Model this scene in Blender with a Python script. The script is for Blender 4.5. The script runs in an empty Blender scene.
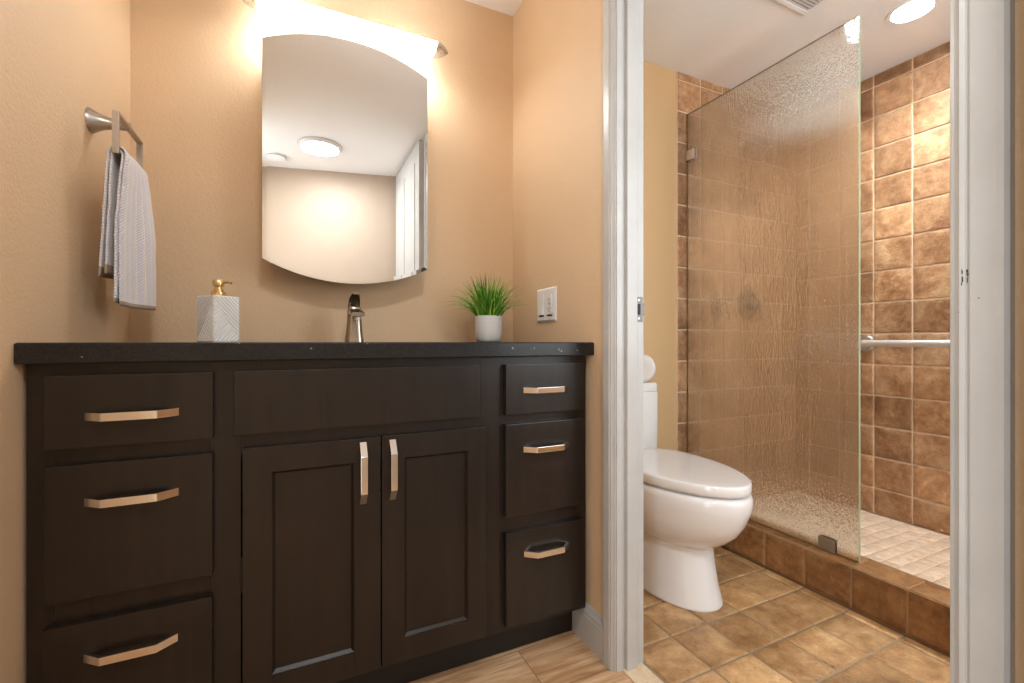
import bpy, bmesh, math, random
from mathutils import Vector, Matrix, noise

S = bpy.context.scene
COL = S.collection

# ------------------------------------------------------------------ camera
cam_d = bpy.data.cameras.new('camera')
cam_d.sensor_width = 36.0
cam_d.lens = 16.0
cam_d.clip_start = 0.02
cam_o = bpy.data.objects.new('camera', cam_d)
COL.objects.link(cam_o)
cam_o.location = (0.0, 0.0, 0.875)
cam_o.rotation_euler = (math.radians(90), 0, math.radians(-25.36))
S.camera = cam_o

# ------------------------------------------------------------------ view / world / exposure
S.view_settings.view_transform = 'Standard'
S.view_settings.look = 'None'
S.view_settings.gamma = 1.0
S.view_settings.use_curve_mapping = False
S.view_settings.exposure = 2.18
S.cycles.use_denoising = True
S.cycles.max_bounces = 14
S.cycles.diffuse_bounces = 6
S.cycles.glossy_bounces = 6
S.cycles.transmission_bounces = 10
S.cycles.transparent_max_bounces = 10
S.cycles.caustics_refractive = False
S.cycles.caustics_reflective = False
S.cycles.sample_clamp_indirect = 20.0

world = bpy.data.worlds.new('daylight')
S.world = world
world.use_nodes = True
bg = world.node_tree.nodes['Background']
bg.inputs['Color'].default_value = (0.90, 0.96, 1.0, 1)
bg.inputs['Strength'].default_value = 1.5

BAR_E = 9.0       # vanity bar diffuser
CAN_E = 215.0       # shower can lamp
DOME_E = 28.0       # ceiling dome lamp
ADDED_HALL = 1.0


def portal(name, loc, rot, sx, sy):
    l = bpy.data.lights.new(name, 'AREA')
    l.shape = 'RECTANGLE'
    l.size = sx
    l.size_y = sy
    l.cycles.is_portal = True
    o = bpy.data.objects.new(name, l)
    COL.objects.link(o)
    o.location = loc
    o.rotation_euler = rot
    return o


# daylight comes in through two added openings: hall doorway (left, behind the camera), bathroom window (behind the partition)
portal('portal_added_door', (-0.620, -0.30, 1.02), (0, math.radians(-90), 0), 2.02, 0.4)
portal('portal_added_window', (1.575, -0.40, 1.375), (math.radians(90), 0, 0), 1.25, 1.25)


# ------------------------------------------------------------------ helpers
def srgb(r, g, b):
    def f(c):
        c /= 255.0
        return c / 12.92 if c <= 0.04045 else ((c + 0.055) / 1.055) ** 2.4
    return (f(r), f(g), f(b), 1)


def new_mat(name):
    m = bpy.data.materials.new(name)
    m.use_nodes = True
    return m, m.node_tree, m.node_tree.nodes['Principled BSDF']


def N(nt, t, **kw):
    n = nt.nodes.new(t)
    for k, v in kw.items():
        setattr(n, k, v)
    return n


def simple(name, col, rough=0.5, metal=0.0, spec=0.5, coat=0.0):
    m, nt, b = new_mat(name)
    b.inputs['Base Color'].default_value = col
    b.inputs['Roughness'].default_value = rough
    b.inputs['Metallic'].default_value = metal
    b.inputs['Specular IOR Level'].default_value = spec
    b.inputs['Coat Weight'].default_value = coat
    return m


def coords(nt, scale=(1, 1, 1), rot=(0, 0, 0), kind='Object'):
    tc = N(nt, 'ShaderNodeTexCoord')
    mp = N(nt, 'ShaderNodeMapping')
    mp.inputs['Scale'].default_value = scale
    mp.inputs['Rotation'].default_value = rot
    nt.links.new(tc.outputs[kind], mp.inputs['Vector'])
    return mp.outputs['Vector']


def tex_noise(nt, vec, scale, detail=3, rough=0.5, dist=0.0):
    n = N(nt, 'ShaderNodeTexNoise')
    n.inputs['Scale'].default_value = scale
    n.inputs['Detail'].default_value = detail
    n.inputs['Roughness'].default_value = rough
    n.inputs['Distortion'].default_value = dist
    nt.links.new(vec, n.inputs['Vector'])
    return n


def ramp(nt, fac, stops, interp='LINEAR'):
    r = N(nt, 'ShaderNodeValToRGB')
    r.color_ramp.interpolation = interp
    el = r.color_ramp.elements
    while len(el) < len(stops):
        el.new(0.5)
    for e, (p, c) in zip(el, stops):
        e.position = p
        e.color = c
    nt.links.new(fac, r.inputs['Fac'])
    return r.outputs['Color']


def mixc(nt, a, b, fac, mode='MIX'):
    x = N(nt, 'ShaderNodeMix', data_type='RGBA', blend_type=mode)
    for sock, v in ((x.inputs[0], fac), (x.inputs[6], a), (x.inputs[7], b)):
        if isinstance(v, (int, float, tuple)):
            sock.default_value = v
        else:
            nt.links.new(v, sock)
    return x.outputs[2]


def bump(nt, height, strength, dist, b, prev=None):
    n = N(nt, 'ShaderNodeBump')
    n.inputs['Strength'].default_value = strength
    n.inputs['Distance'].default_value = dist
    nt.links.new(height, n.inputs['Height'])
    if prev is not None:
        nt.links.new(prev, n.inputs['Normal'])
    if b is not None:
        nt.links.new(n.outputs['Normal'], b.inputs['Normal'])
    return n.outputs['Normal']


# ------------------------------------------------------------------ materials
def paint_mat(name, col):
    m, nt, b = new_mat(name)
    v = coords(nt)
    big = tex_noise(nt, v, 2.5, 2)
    c = mixc(nt, col, tuple(x * 0.95 for x in col[:3]) + (1,), big.outputs['Fac'])
    nt.links.new(c, b.inputs['Base Color'])
    b.inputs['Roughness'].default_value = 0.55
    b.inputs['Specular IOR Level'].default_value = 0.35
    n1 = tex_noise(nt, v, 140, 2, 0.55)
    n2 = tex_noise(nt, v, 320, 2, 0.5)
    r = ramp(nt, n1.outputs['Fac'], [(0.36, (0, 0, 0, 1)), (0.62, (1, 1, 1, 1))])
    p = bump(nt, r, 0.28, 0.0012, None)
    bump(nt, n2.outputs['Fac'], 0.2, 0.0008, b, p)
    return m


M = {}
M['paint'] = paint_mat('peach_tan_paint', srgb(221, 192, 157))
M['paint_bath'] = paint_mat('yellow_tan_paint', srgb(214, 180, 134))
M['paint_rear'] = paint_mat('peach_tan_paint_dimmed', srgb(176, 158, 140))  # same wall paint darkened to offset the strong dome lamp
M['ceiling'] = paint_mat('ceiling_white', srgb(242, 242, 242))
M['ceiling'].node_tree.nodes['Principled BSDF'].inputs['Roughness'].default_value = 0.8


def trim_mat():
    m, nt, b = new_mat('white_trim_gloss')
    v = coords(nt)
    n1 = tex_noise(nt, v, 9, 4, 0.6)
    c = ramp(nt, n1.outputs['Fac'], [(0.0, srgb(172, 172, 170)), (0.62, srgb(187, 187, 185)), (1.0, srgb(192, 192, 190))])
    # small scuffs and scraped specks in the old paint
    vs = coords(nt, (1, 1, 0.35))
    n2 = tex_noise(nt, vs, 60, 5, 0.75)
    sp = ramp(nt, n2.outputs['Fac'], [(0.735, (0, 0, 0, 1)), (0.76, (1, 1, 1, 1))])
    c = mixc(nt, c, srgb(150, 147, 143), sp)
    nt.links.new(c, b.inputs['Base Color'])
    b.inputs['Roughness'].default_value = 0.32
    n3 = tex_noise(nt, v, 45, 3)
    bump(nt, n3.outputs['Fac'], 0.12, 0.002, b)
    return m


M['trim'] = trim_mat()


def scuff_mat():
    return simple('dark_scuff', srgb(38, 36, 36), 0.7)


M['scuff'] = scuff_mat()


def espresso():
    m, nt, b = new_mat('espresso_stained_wood')
    v = coords(nt, (1, 1, 0.06))
    n1 = tex_noise(nt, v, 38, 5, 0.6, 0.4)
    v2 = coords(nt)
    n2 = tex_noise(nt, v2, 6, 3, 0.6)
    c1 = ramp(nt, n1.outputs['Fac'], [(0.3, srgb(22, 17, 14)), (0.7, srgb(38, 30, 24))])
    c = mixc(nt, c1, srgb(44, 33, 26), ramp(nt, n2.outputs['Fac'], [(0.45, (0, 0, 0, 1)), (0.8, (0.6, 0.6, 0.6, 1))]))
    nt.links.new(c, b.inputs['Base Color'])
    b.inputs['Roughness'].default_value = 0.36
    b.inputs['Specular IOR Level'].default_value = 0.45
    bump(nt, n1.outputs['Fac'], 0.06, 0.001, b)
    return m


M['wood_dark'] = espresso()
M['toe'] = simple('black_toe_kick', srgb(22, 19, 17), 0.55)


def quartz():
    m, nt, b = new_mat('charcoal_quartz')
    v = coords(nt)
    vo = N(nt, 'ShaderNodeTexVoronoi')
    vo.inputs['Scale'].default_value = 95
    nt.links.new(v, vo.inputs['Vector'])
    wn = N(nt, 'ShaderNodeTexWhiteNoise', noise_dimensions='3D')
    nt.links.new(vo.outputs['Position'], wn.inputs['Vector'])
    keep = ramp(nt, wn.outputs['Value'], [(0.93, (0, 0, 0, 1)), (0.94, (0.6, 0.6, 0.6, 1))], 'CONSTANT')
    near = ramp(nt, vo.outputs['Distance'], [(0.16, (1, 1, 1, 1)), (0.26, (0, 0, 0, 1))])
    f = mixc(nt, keep, near, 1.0, 'MULTIPLY')
    n1 = tex_noise(nt, v, 260, 2)
    base = ramp(nt, n1.outputs['Fac'], [(0.4, srgb(25, 25, 26)), (0.68, srgb(42, 42, 43))])
    c = mixc(nt, base, srgb(176, 168, 158), f)
    nt.links.new(c, b.inputs['Base Color'])
    b.inputs['Roughness'].default_value = 0.3
    b.inputs['Specular IOR Level'].default_value = 0.35
    n2 = tex_noise(nt, v, 170, 2)
    bump(nt, n2.outputs['Fac'], 0.03, 0.001, b)
    return m


M['quartz'] = quartz()
M['porcelain'] = simple('white_porcelain', srgb(226, 226, 226), 0.12, 0, 0.5, 0.3)
M['white_plastic'] = simple('white_plastic', srgb(228, 228, 228), 0.3)
M['grey_plastic'] = simple('shaded_slot_grey', srgb(70, 70, 72), 0.5)
M['dark'] = simple('dark_slot', srgb(25, 24, 23), 0.6)


def brushed(name, col, rough):
    m, nt, b = new_mat(name)
    b.inputs['Base Color'].default_value = col
    b.inputs['Metallic'].default_value = 1.0
    v = coords(nt, (1, 1, 14))
    n = tex_noise(nt, v, 60, 2)
    r = N(nt, 'ShaderNodeMapRange')
    r.inputs['To Min'].default_value = rough * 0.8
    r.inputs['To Max'].default_value = rough * 1.25
    nt.links.new(n.outputs['Fac'], r.inputs['Value'])
    nt.links.new(r.outputs['Result'], b.inputs['Roughness'])
    return m


M['nickel'] = brushed('brushed_nickel', srgb(190, 182, 174), 0.3)
M['chrome'] = brushed('polished_chrome', srgb(240, 236, 230), 0.16)
M['steel'] = brushed('satin_steel', srgb(205, 205, 205), 0.28)
M['bronze'] = brushed('dull_clamp_metal', srgb(176, 168, 156), 0.42)
M['valve'] = simple('dark_valve_metal', srgb(104, 102, 92), 0.35, 0.9)
M['bar_steel'] = brushed('brushed_bar_steel', srgb(222, 222, 222), 0.5)
M['strike'] = simple('aged_strike_metal', srgb(128, 126, 124), 0.5, 0.6)
M['gold'] = brushed('brushed_gold', srgb(232, 204, 146), 0.24)
M['faucet'] = brushed('dark_brushed_nickel', srgb(158, 150, 138), 0.2)
M['mirror'] = simple('mirror_silver', (0.93, 0.94, 0.94, 1), 0.0, 1.0)
M['cabinet_white'] = simple('cabinet_white_enamel', srgb(205, 203, 200), 0.4)


def emit(name, col, strength, base=(0.9, 0.9, 0.9, 1)):
    m, nt, b = new_mat(name)
    b.inputs['Base Color'].default_value = base
    b.inputs['Emission Color'].default_value = col
    b.inputs['Emission Strength'].default_value = strength
    b.inputs['Roughness'].default_value = 0.4
    return m


M['bar_glow'] = emit('bar_diffuser_glow', (0.97, 0.985, 0.98, 1), BAR_E)
M['can_glow'] = emit('can_lens_glow', (0.94, 0.985, 1.0, 1), CAN_E)
M['dome_glow'] = emit('dome_lamp_glow', (0.95, 0.985, 1.0, 1), DOME_E)


def wood_floor():
    m, nt, b = new_mat('oak_plank_floor')
    tc = N(nt, 'ShaderNodeTexCoord')
    br = N(nt, 'ShaderNodeTexBrick')
    br.offset = 0.37
    br.inputs['Scale'].default_value = 1.0
    br.inputs['Brick Width'].default_value = 0.9
    br.inputs['Row Height'].default_value = 0.165
    br.inputs['Mortar Size'].default_value = 0.0011
    br.inputs['Mortar Smooth'].default_value = 0.2
    br.inputs['Color1'].default_value = (0, 0, 0, 1)
    br.inputs['Color2'].default_value = (1, 1, 1, 1)
    br.inputs['Mortar'].default_value = (0.5, 0.5, 0.5, 1)
    nt.links.new(tc.outputs['Object'], br.inputs['Vector'])
    add = N(nt, 'ShaderNodeVectorMath', operation='MULTIPLY_ADD')
    nt.links.new(br.outputs['Color'], add.inputs[0])
    add.inputs[1].default_value = (3.1, 5.7, 2.2)
    nt.links.new(tc.outputs['Object'], add.inputs[2])
    mp = N(nt, 'ShaderNodeMapping')
    mp.inputs['Scale'].default_value = (1.0, 11, 1)
    nt.links.new(add.outputs[0], mp.inputs['Vector'])
    n1 = tex_noise(nt, mp.outputs['Vector'], 5, 6, 0.62, 0.7)
    tone = ramp(nt, br.outputs['Color'], [(0, srgb(176, 130, 92)), (0.5, srgb(198, 155, 116)), (1, srgb(212, 176, 138))])
    grain = ramp(nt, n1.outputs['Fac'], [(0.34, srgb(150, 108, 74)), (0.5, srgb(196, 156, 116)), (0.66, srgb(230, 202, 166))])
    c = mixc(nt, tone, grain, 0.7)
    c = mixc(nt, c, srgb(110, 72, 46), br.outputs['Fac'])
    nt.links.new(c, b.inputs['Base Color'])
    b.inputs['Roughness'].default_value = 0.38
    bump(nt, n1.outputs['Fac'], 0.05, 0.001, b)
    return m


M['wood_floor'] = wood_floor()


def stone(name, dark, mid, light, var=1.0, rough=0.42, vein=7.0):
    """tumbled travertine; the face attribute tile_tone varies whole tiles"""
    m, nt, b = new_mat(name)
    at = N(nt, 'ShaderNodeAttribute', attribute_name='tile_tone')
    tc = N(nt, 'ShaderNodeTexCoord')
    cb = N(nt, 'ShaderNodeCombineXYZ')
    for i in range(3):
        nt.links.new(at.outputs['Fac'], cb.inputs[i])
    ad = N(nt, 'ShaderNodeVectorMath', operation='MULTIPLY_ADD')
    nt.links.new(cb.outputs[0], ad.inputs[0])
    ad.inputs[1].default_value = (37, 53, 71)
    nt.links.new(tc.outputs['Object'], ad.inputs[2])
    v = ad.outputs[0]
    n1 = tex_noise(nt, v, vein, 6, 0.62, 0.9)
    n2 = tex_noise(nt, v, 34, 5, 0.7, 0.3)
    n3 = tex_noise(nt, v, 120, 3, 0.6)
    c1 = ramp(nt, n1.outputs['Fac'], [(0.33, dark), (0.5, mid), (0.68, light)])
    c2 = ramp(nt, n2.outputs['Fac'], [(0.36, dark), (0.52, mid), (0.68, light)])
    c = mixc(nt, c1, c2, 0.4)
    tone = ramp(nt, at.outputs['Fac'], [(0.0, (0.66, 0.62, 0.58, 1)), (0.35, (0.9, 0.89, 0.87, 1)), (0.7, (1.0, 1.0, 1.0, 1)), (1.0, (1.18, 1.18, 1.16, 1))])
    c = mixc(nt, c, tone, var, 'MULTIPLY')
    pits = ramp(nt, n3.outputs['Fac'], [(0.28, (1, 1, 1, 1)), (0.36, (0, 0, 0, 1))])
    c = mixc(nt, c, tuple(x * 0.55 for x in dark[:3]) + (1,), mixc(nt, (0, 0, 0, 1), pits, 0.55))
    nt.links.new(c, b.inputs['Base Color'])
    b.inputs['Roughness'].default_value = rough
    p = bump(nt, n2.outputs['Fac'], 0.8, 0.006, None)
    bump(nt, n3.outputs['Fac'], 0.5, 0.003, b, p)
    return m


M['stone_wall'] = stone('travertine_wall', srgb(124, 86, 55), srgb(174, 131, 93), srgb(212, 178, 140))
M['stone_curb'] = stone('travertine_curb', srgb(112, 76, 44), srgb(158, 114, 70), srgb(196, 152, 104))
M['stone_floor'] = stone('travertine_floor', srgb(132, 96, 60), srgb(182, 142, 98), srgb(214, 180, 134), rough=0.36)
M['stone_pan'] = stone('pale_pan_stone', srgb(206, 178, 150), srgb(224, 200, 174), srgb(238, 220, 200), vein=22, var=0.35)
M['threshold'] = stone('pale_threshold_stone', srgb(196, 172, 142), srgb(220, 198, 168), srgb(234, 218, 194))
M['grout_wall'] = simple('grout_sand', srgb(222, 200, 172), 0.85)
M['grout_floor'] = simple('grout_floor', srgb(150, 134, 108), 0.85)
M['grout_curb'] = simple('grout_curb', srgb(168, 134, 98), 0.85)
M['grout_pan'] = simple('grout_pan', srgb(224, 201, 175), 0.85)


def glass_shader(name, textured):
    """one face of the pane; only the room side is rain textured, the shower side is flat"""
    m, nt, b = new_mat(name)
    nt.nodes.remove(b)
    out = [n for n in nt.nodes if n.type == 'OUTPUT_MATERIAL'][0]
    tr = N(nt, 'ShaderNodeBsdfTransparent')
    tr.inputs['Color'].default_value = (0.985, 0.995, 0.98, 1)
    body = tr.outputs[0]
    gl = N(nt, 'ShaderNodeBsdfGlossy')
    gl.inputs['Roughness'].default_value = 0.05
    fr = N(nt, 'ShaderNodeFresnel')
    fr.inputs['IOR'].default_value = 1.28
    if textured:
        v = coords(nt, (1, 1, 0.22))
        n1 = tex_noise(nt, v, 140, 1, 0.5, 0.4)
        n2 = tex_noise(nt, coords(nt, (1, 1, 0.6)), 230, 1, 0.5)
        h = mixc(nt, n1.outputs['Fac'], n2.outputs['Fac'], 0.35)
        nrm = bump(nt, h, 1.0, 0.024, None)
        rf = N(nt, 'ShaderNodeBsdfRefraction')
        rf.inputs['IOR'].default_value = 1.27
        rf.inputs['Roughness'].default_value = 0.04
        rf.inputs['Color'].default_value = (0.985, 0.995, 0.975, 1)
        nt.links.new(nrm, rf.inputs['Normal'])
        mx = N(nt, 'ShaderNodeMixShader')
        mx.inputs[0].default_value = 0.80
        nt.links.new(tr.outputs[0], mx.inputs[1])
        nt.links.new(rf.outputs[0], mx.inputs[2])
        # translucent share put in as haze, standing for lamp light scattered in the glass
        tl = N(nt, 'ShaderNodeBsdfTranslucent')
        tl.inputs['Color'].default_value = (0.92, 0.92, 0.86, 1)
        mh = N(nt, 'ShaderNodeMixShader')
        mh.inputs[0].default_value = 0.22
        nt.links.new(mx.outputs[0], mh.inputs[1])
        nt.links.new(tl.outputs[0], mh.inputs[2])
        body = mh.outputs[0]
        nt.links.new(nrm, gl.inputs['Normal'])
    m2 = N(nt, 'ShaderNodeMixShader')
    nt.links.new(fr.outputs[0], m2.inputs[0])
    nt.links.new(body, m2.inputs[1])
    nt.links.new(gl.outputs[0], m2.inputs[2])
    nt.links.new(m2.outputs[0], out.inputs['Surface'])
    return m


M['glass'] = glass_shader('rain_glass', True)
M['glass_flat'] = glass_shader('flat_glass', False)
M['glass_edge'] = simple('green_glass_edge', srgb(150, 176, 150), 0.15)



def towel_mat():
    m, nt, b = new_mat('striped_knit_towel')
    tc = N(nt, 'ShaderNodeTexCoord')
    sx = N(nt, 'ShaderNodeSeparateXYZ')
    nt.links.new(tc.outputs['UV'], sx.inputs[0])
    w = N(nt, 'ShaderNodeMath', operation='MULTIPLY')
    nt.links.new(sx.outputs['X'], w.inputs[0])
    w.inputs[1].default_value = 6.0
    fr = N(nt, 'ShaderNodeMath', operation='FRACT')
    nt.links.new(w.outputs[0], fr.inputs[0])
    lil, cream, beige = srgb(230, 229, 235), srgb(246, 244, 241), srgb(228, 216, 200)
    c = ramp(nt, fr.outputs[0], [(0.0, lil), (0.50, cream), (0.58, beige), (0.64, cream), (0.82, beige), (0.88, lil)], 'CONSTANT')
    # diagonal cord of the weave
    mp = N(nt, 'ShaderNodeMapping')
    mp.inputs['Rotation'].default_value = (0, 0, math.radians(32))
    nt.links.new(tc.outputs['UV'], mp.inputs['Vector'])
    wv = N(nt, 'ShaderNodeTexWave', bands_direction='Y')
    wv.inputs['Scale'].default_value = 9.0
    wv.inputs['Distortion'].default_value = 1.2
    wv.inputs['Detail'].default_value = 1
    nt.links.new(mp.outputs[0], wv.inputs['Vector'])
    c = mixc(nt, c, mixc(nt, c, (0.80, 0.79, 0.81, 1), 1.0, 'MULTIPLY'), wv.outputs['Fac'])
    nt.links.new(c, b.inputs['Base Color'])
    b.inputs['Roughness'].default_value = 0.95
    b.inputs['Sheen Weight'].default_value = 0.3
    nz = tex_noise(nt, coords(nt), 420, 2)
    p = bump(nt, wv.outputs['Fac'], 0.5, 0.003, None)
    bump(nt, nz.outputs['Fac'], 0.2, 0.001, b, p)
    return m


M['towel'] = towel_mat()
M['hem'] = simple('beige_hem', srgb(168, 152, 136), 0.95)


def pot_mat():
    m, nt, b = new_mat('white_ribbed_ceramic')
    b.inputs['Base Color'].default_value = srgb(214, 214, 214)
    b.inputs['Roughness'].default_value = 0.55
    n = tex_noise(nt, coords(nt, (1, 1, 0.08)), 130, 2)
    bump(nt, n.outputs['Fac'], 0.5, 0.002, b)
    return m


M['pot'] = pot_mat()
M['soil'] = simple('dark_moss', srgb(52, 60, 30), 0.95)


def grass_mat():
    m, nt, b = new_mat('grass_green')
    at = N(nt, 'ShaderNodeAttribute', attribute_name='blade_tone')
    c = ramp(nt, at.outputs['Fac'], [(0.0, srgb(46, 100, 26)), (0.5, srgb(104, 170, 50)), (1.0, srgb(184, 218, 96))])
    nt.links.new(c, b.inputs['Base Color'])
    b.inputs['Roughness'].default_value = 0.45
    b.inputs['Transmission Weight'].default_value = 0.0
    return m


M['grass'] = grass_mat()
M['soap_white'] = simple('matt_white_ceramic', srgb(232, 232, 232), 0.5)


def paper_mat():
    m, nt, b = new_mat('white_paper')
    b.inputs['Base Color'].default_value = srgb(226, 224, 222)
    b.inputs['Roughness'].default_value = 0.95
    n = tex_noise(nt, coords(nt), 130, 4, 0.7)
    bump(nt, n.outputs['Fac'], 0.8, 0.004, b)
    return m


M['paper'] = paper_mat()
M['vent'] = simple('vent_grey_white', srgb(206, 204, 202), 0.5)


# ------------------------------------------------------------------ mesh helpers
def box(bm, x0, x1, y0, y1, z0, z1, bev=0.0, seg=2, mi=0):
    r = bmesh.ops.create_cube(bm, size=1.0)
    vs = r['verts']
    for v in vs:
        v.co = Vector(((x0 + x1) / 2 + v.co.x * (x1 - x0), (y0 + y1) / 2 + v.co.y * (y1 - y0), (z0 + z1) / 2 + v.co.z * (z1 - z0)))
    fs = list({f for v in vs for f in v.link_faces})
    for f in fs:
        f.material_index = mi
    if bev > 0:
        es = list({e for v in vs for e in v.link_edges})
        q = bmesh.ops.bevel(bm, geom=es, offset=bev, segments=seg, profile=0.7, affect='EDGES')
        for f in q['faces']:
            f.material_index = mi


def lathe(bm, prof, mat4=None, n=32, cap0=True, cap1=True):
    """prof: list of (radius, height) about local Z"""
    rings = []
    for r, h in prof:
        ring = []
        for i in range(n):
            a = 2 * math.pi * i / n
            p = Vector((r * math.cos(a), r * math.sin(a), h))
            ring.append(bm.verts.new(mat4 @ p if mat4 else p))
        rings.append(ring)
    for a, b in zip(rings, rings[1:]):
        for i in range(n):
            j = (i + 1) % n
            bm.faces.new((a[i], a[j], b[j], b[i]))
    if cap0:
        bm.faces.new(list(reversed(rings[0])))
    if cap1:
        bm.faces.new(rings[-1])
    return rings


def loft(bm, sections, cap0=True, cap1=True, closed=True):
    rings = [[bm.verts.new(p) for p in s] for s in sections]
    n = len(rings[0])
    for a, b in zip(rings, rings[1:]):
        for i in range(n if closed else n - 1):
            j = (i + 1) % n
            bm.faces.new((a[i], a[j], b[j], b[i]))
    if cap0:
        bm.faces.new(list(reversed(rings[0])))
    if cap1:
        bm.faces.new(rings[-1])
    return rings


def tube(bm, pts, r, n=14):
    """round tube through points; r a number or a list"""
    pts = [Vector(p) for p in pts]
    rs = r if isinstance(r, (list, tuple)) else [r] * len(pts)
    secs = []
    up = None
    for i, p in enumerate(pts):
        t = (pts[min(i + 1, len(pts) - 1)] - pts[max(i - 1, 0)]).normalized()
        if up is None:
            ref = Vector((0, 0, 1)) if abs(t.z) < 0.9 else Vector((1, 0, 0))
            up = t.cross(ref).normalized()
        up = (up - t * up.dot(t)).normalized()
        w = t.cross(up)
        secs.append([p + (up * math.cos(2 * math.pi * k / n) + w * math.sin(2 * math.pi * k / n)) * rs[i] for k in range(n)])
    loft(bm, secs)


def prism(bm, pts2, axis, a0, a1):
    """extrude a closed 2D outline along an axis: 'x' uses (y,z), 'y' uses (x,z), 'z' uses (x,y)"""
    def mk(p, a):
        return {'x': Vector((a, p[0], p[1])), 'y': Vector((p[0], a, p[1])), 'z': Vector((p[0], p[1], a))}[axis]
    loft(bm, [[mk(p, a0) for p in pts2], [mk(p, a1) for p in pts2]])


def obj(name, bm, mats, parent=None, smooth=False, angle=35):
    bmesh.ops.recalc_face_normals(bm, faces=bm.faces[:])
    me = bpy.data.meshes.new(name)
    bm.to_mesh(me)
    bm.free()
    for m in (mats if isinstance(mats, (list, tuple)) else [mats]):
        me.materials.append(m)
    o = bpy.data.objects.new(name, me)
    COL.objects.link(o)
    if smooth:
        for p in me.polygons:
            p.use_smooth = True
        if angle < 180:
            me.set_sharp_from_angle(angle=math.radians(angle))
    if parent is not None:
        o.parent = parent
        o.matrix_parent_inverse = Matrix.Translation(-parent.location)
    return o


def thing(name, label, cat, loc=(0, 0, 0), group=None):
    o = bpy.data.objects.new(name, None)
    o.empty_display_size = 0.05
    COL.objects.link(o)
    o.location = loc
    return tag(o, label, cat, group)


def tag(o, label, cat, group=None):
    o['label'] = label
    o['category'] = cat
    if group:
        o['group'] = group
    return o


def struct(name, bm, mats, label=None, cat=None, smooth=False):
    o = obj(name, bm, mats, None, smooth)
    o['kind'] = 'structure'
    if label:
        o['label'] = label
    if cat:
        o['category'] = cat
    return o


B = bmesh.new

# ------------------------------------------------------------------ dimensions (metres; camera at x=y=0)
def wall_x(y):
    return -0.4405 + 0.033 * (y - 1.075)      # the left wall stands a little out of square


XL, XR = -0.434, 0.770          # vanity room side walls
XR2 = 0.854                     # bathroom side of the partition
YB = 1.618                      # back wall
YR = -0.66                      # wall behind the camera
YS = -0.35                      # bathroom front wall
XE = 2.520                      # shower end wall (tile face at 2.51)
ZC = 2.155                      # ceilings
DY0, DY1 = 0.288, 0.966         # doorway between the jamb faces
DZ = 2.03
CT = 0.873                      # counter top

# ------------------------------------------------------------------ room shell
bm = B(); box(bm, XL - 0.18, XR + 0.012, YR - 0.3, YB, -0.08, 0.0)
struct('floor', bm, M['wood_floor'], 'light oak plank floor in front of the dark vanity', 'floor')

bm = B(); box(bm, XR2 - 0.04, XE + 0.1, YB, YB + 0.1, -0.08, ZC + 0.1)
struct('wall_back_bathroom', bm, M['paint_bath'], 'yellow tan painted wall behind the toilet', 'wall')
bm = B(); box(bm, XL - 0.1, XR2 - 0.04, YB, YB + 0.1, -0.08, ZC + 0.1)
struct('wall_back', bm, M['paint'], 'peach tan textured wall behind the vanity and mirror', 'wall')

bm = B()
H0, H1 = -0.50, -0.10  # doorway opening added to let daylight in, out of view
box(bm, XL - 0.1, XL, H1, YB, -0.08, ZC + 0.1)
box(bm, XL - 0.1, XL, YR - 0.3, H0, -0.08, ZC + 0.1)
box(bm, XL - 0.1, XL, H0, H1, DZ, ZC + 0.1)
for v in bm.verts:
    if abs(v.co.x - XL) < 1e-4:
        v.co.x = wall_x(v.co.y)
    else:
        v.co.x = XL - 0.18
struct('wall_left', bm, M['paint'], 'peach tan wall on the left carrying the towel ring', 'wall')

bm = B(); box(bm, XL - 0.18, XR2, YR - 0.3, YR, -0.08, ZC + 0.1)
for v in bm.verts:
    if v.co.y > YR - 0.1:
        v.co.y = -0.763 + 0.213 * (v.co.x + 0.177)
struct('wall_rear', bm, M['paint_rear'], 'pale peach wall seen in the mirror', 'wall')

bm = B()
box(bm, XR, XR2, DY1 + 0.018, YB, -0.08, ZC + 0.1)
box(bm, XR, XR2, YR, DY0 - 0.018, -0.08, ZC + 0.1)
box(bm, XR, XR2, DY0 - 0.018, DY1 + 0.018, DZ + 0.018, ZC + 0.1)
struct('wall_right', bm, M['paint'], 'peach tan wall between the vanity and the bathroom doorway', 'wall')

bm = B(); box(bm, XL - 0.18, XR2 - 0.02, YR - 0.3, YB, ZC, ZC + 0.08)
struct('ceiling', bm, M['ceiling'], 'white ceiling over the vanity', 'ceiling')

# bathroom shell
CANX, CANY, CANR = 2.150, 0.927, 0.062
bm = B()
outer = [bm.verts.new((x, y, ZC)) for x, y in ((XR2 - 0.02, YS - 0.1), (XE + 0.1, YS - 0.1), (XE + 0.1, YB), (XR2 - 0.02, YB))]
inner = [bm.verts.new((CANX + CANR * math.cos(2 * math.pi * i / 40), CANY + CANR * math.sin(2 * math.pi * i / 40), ZC)) for i in range(40)]
eds = [bm.edges.new((outer[i], outer[(i + 1) % 4])) for i in range(4)] + [bm.edges.new((inner[i], inner[(i + 1) % 40])) for i in range(40)]
bmesh.ops.triangle_fill(bm, use_beauty=True, edges=eds)
g = bmesh.ops.extrude_face_region(bm, geom=bm.faces[:])
for e in g['geom']:
    if isinstance(e, bmesh.types.BMVert):
        e.co.z += 0.08
struct('ceiling_bathroom', bm, M['ceiling'], 'white ceiling over the toilet and shower', 'ceiling')

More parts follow.
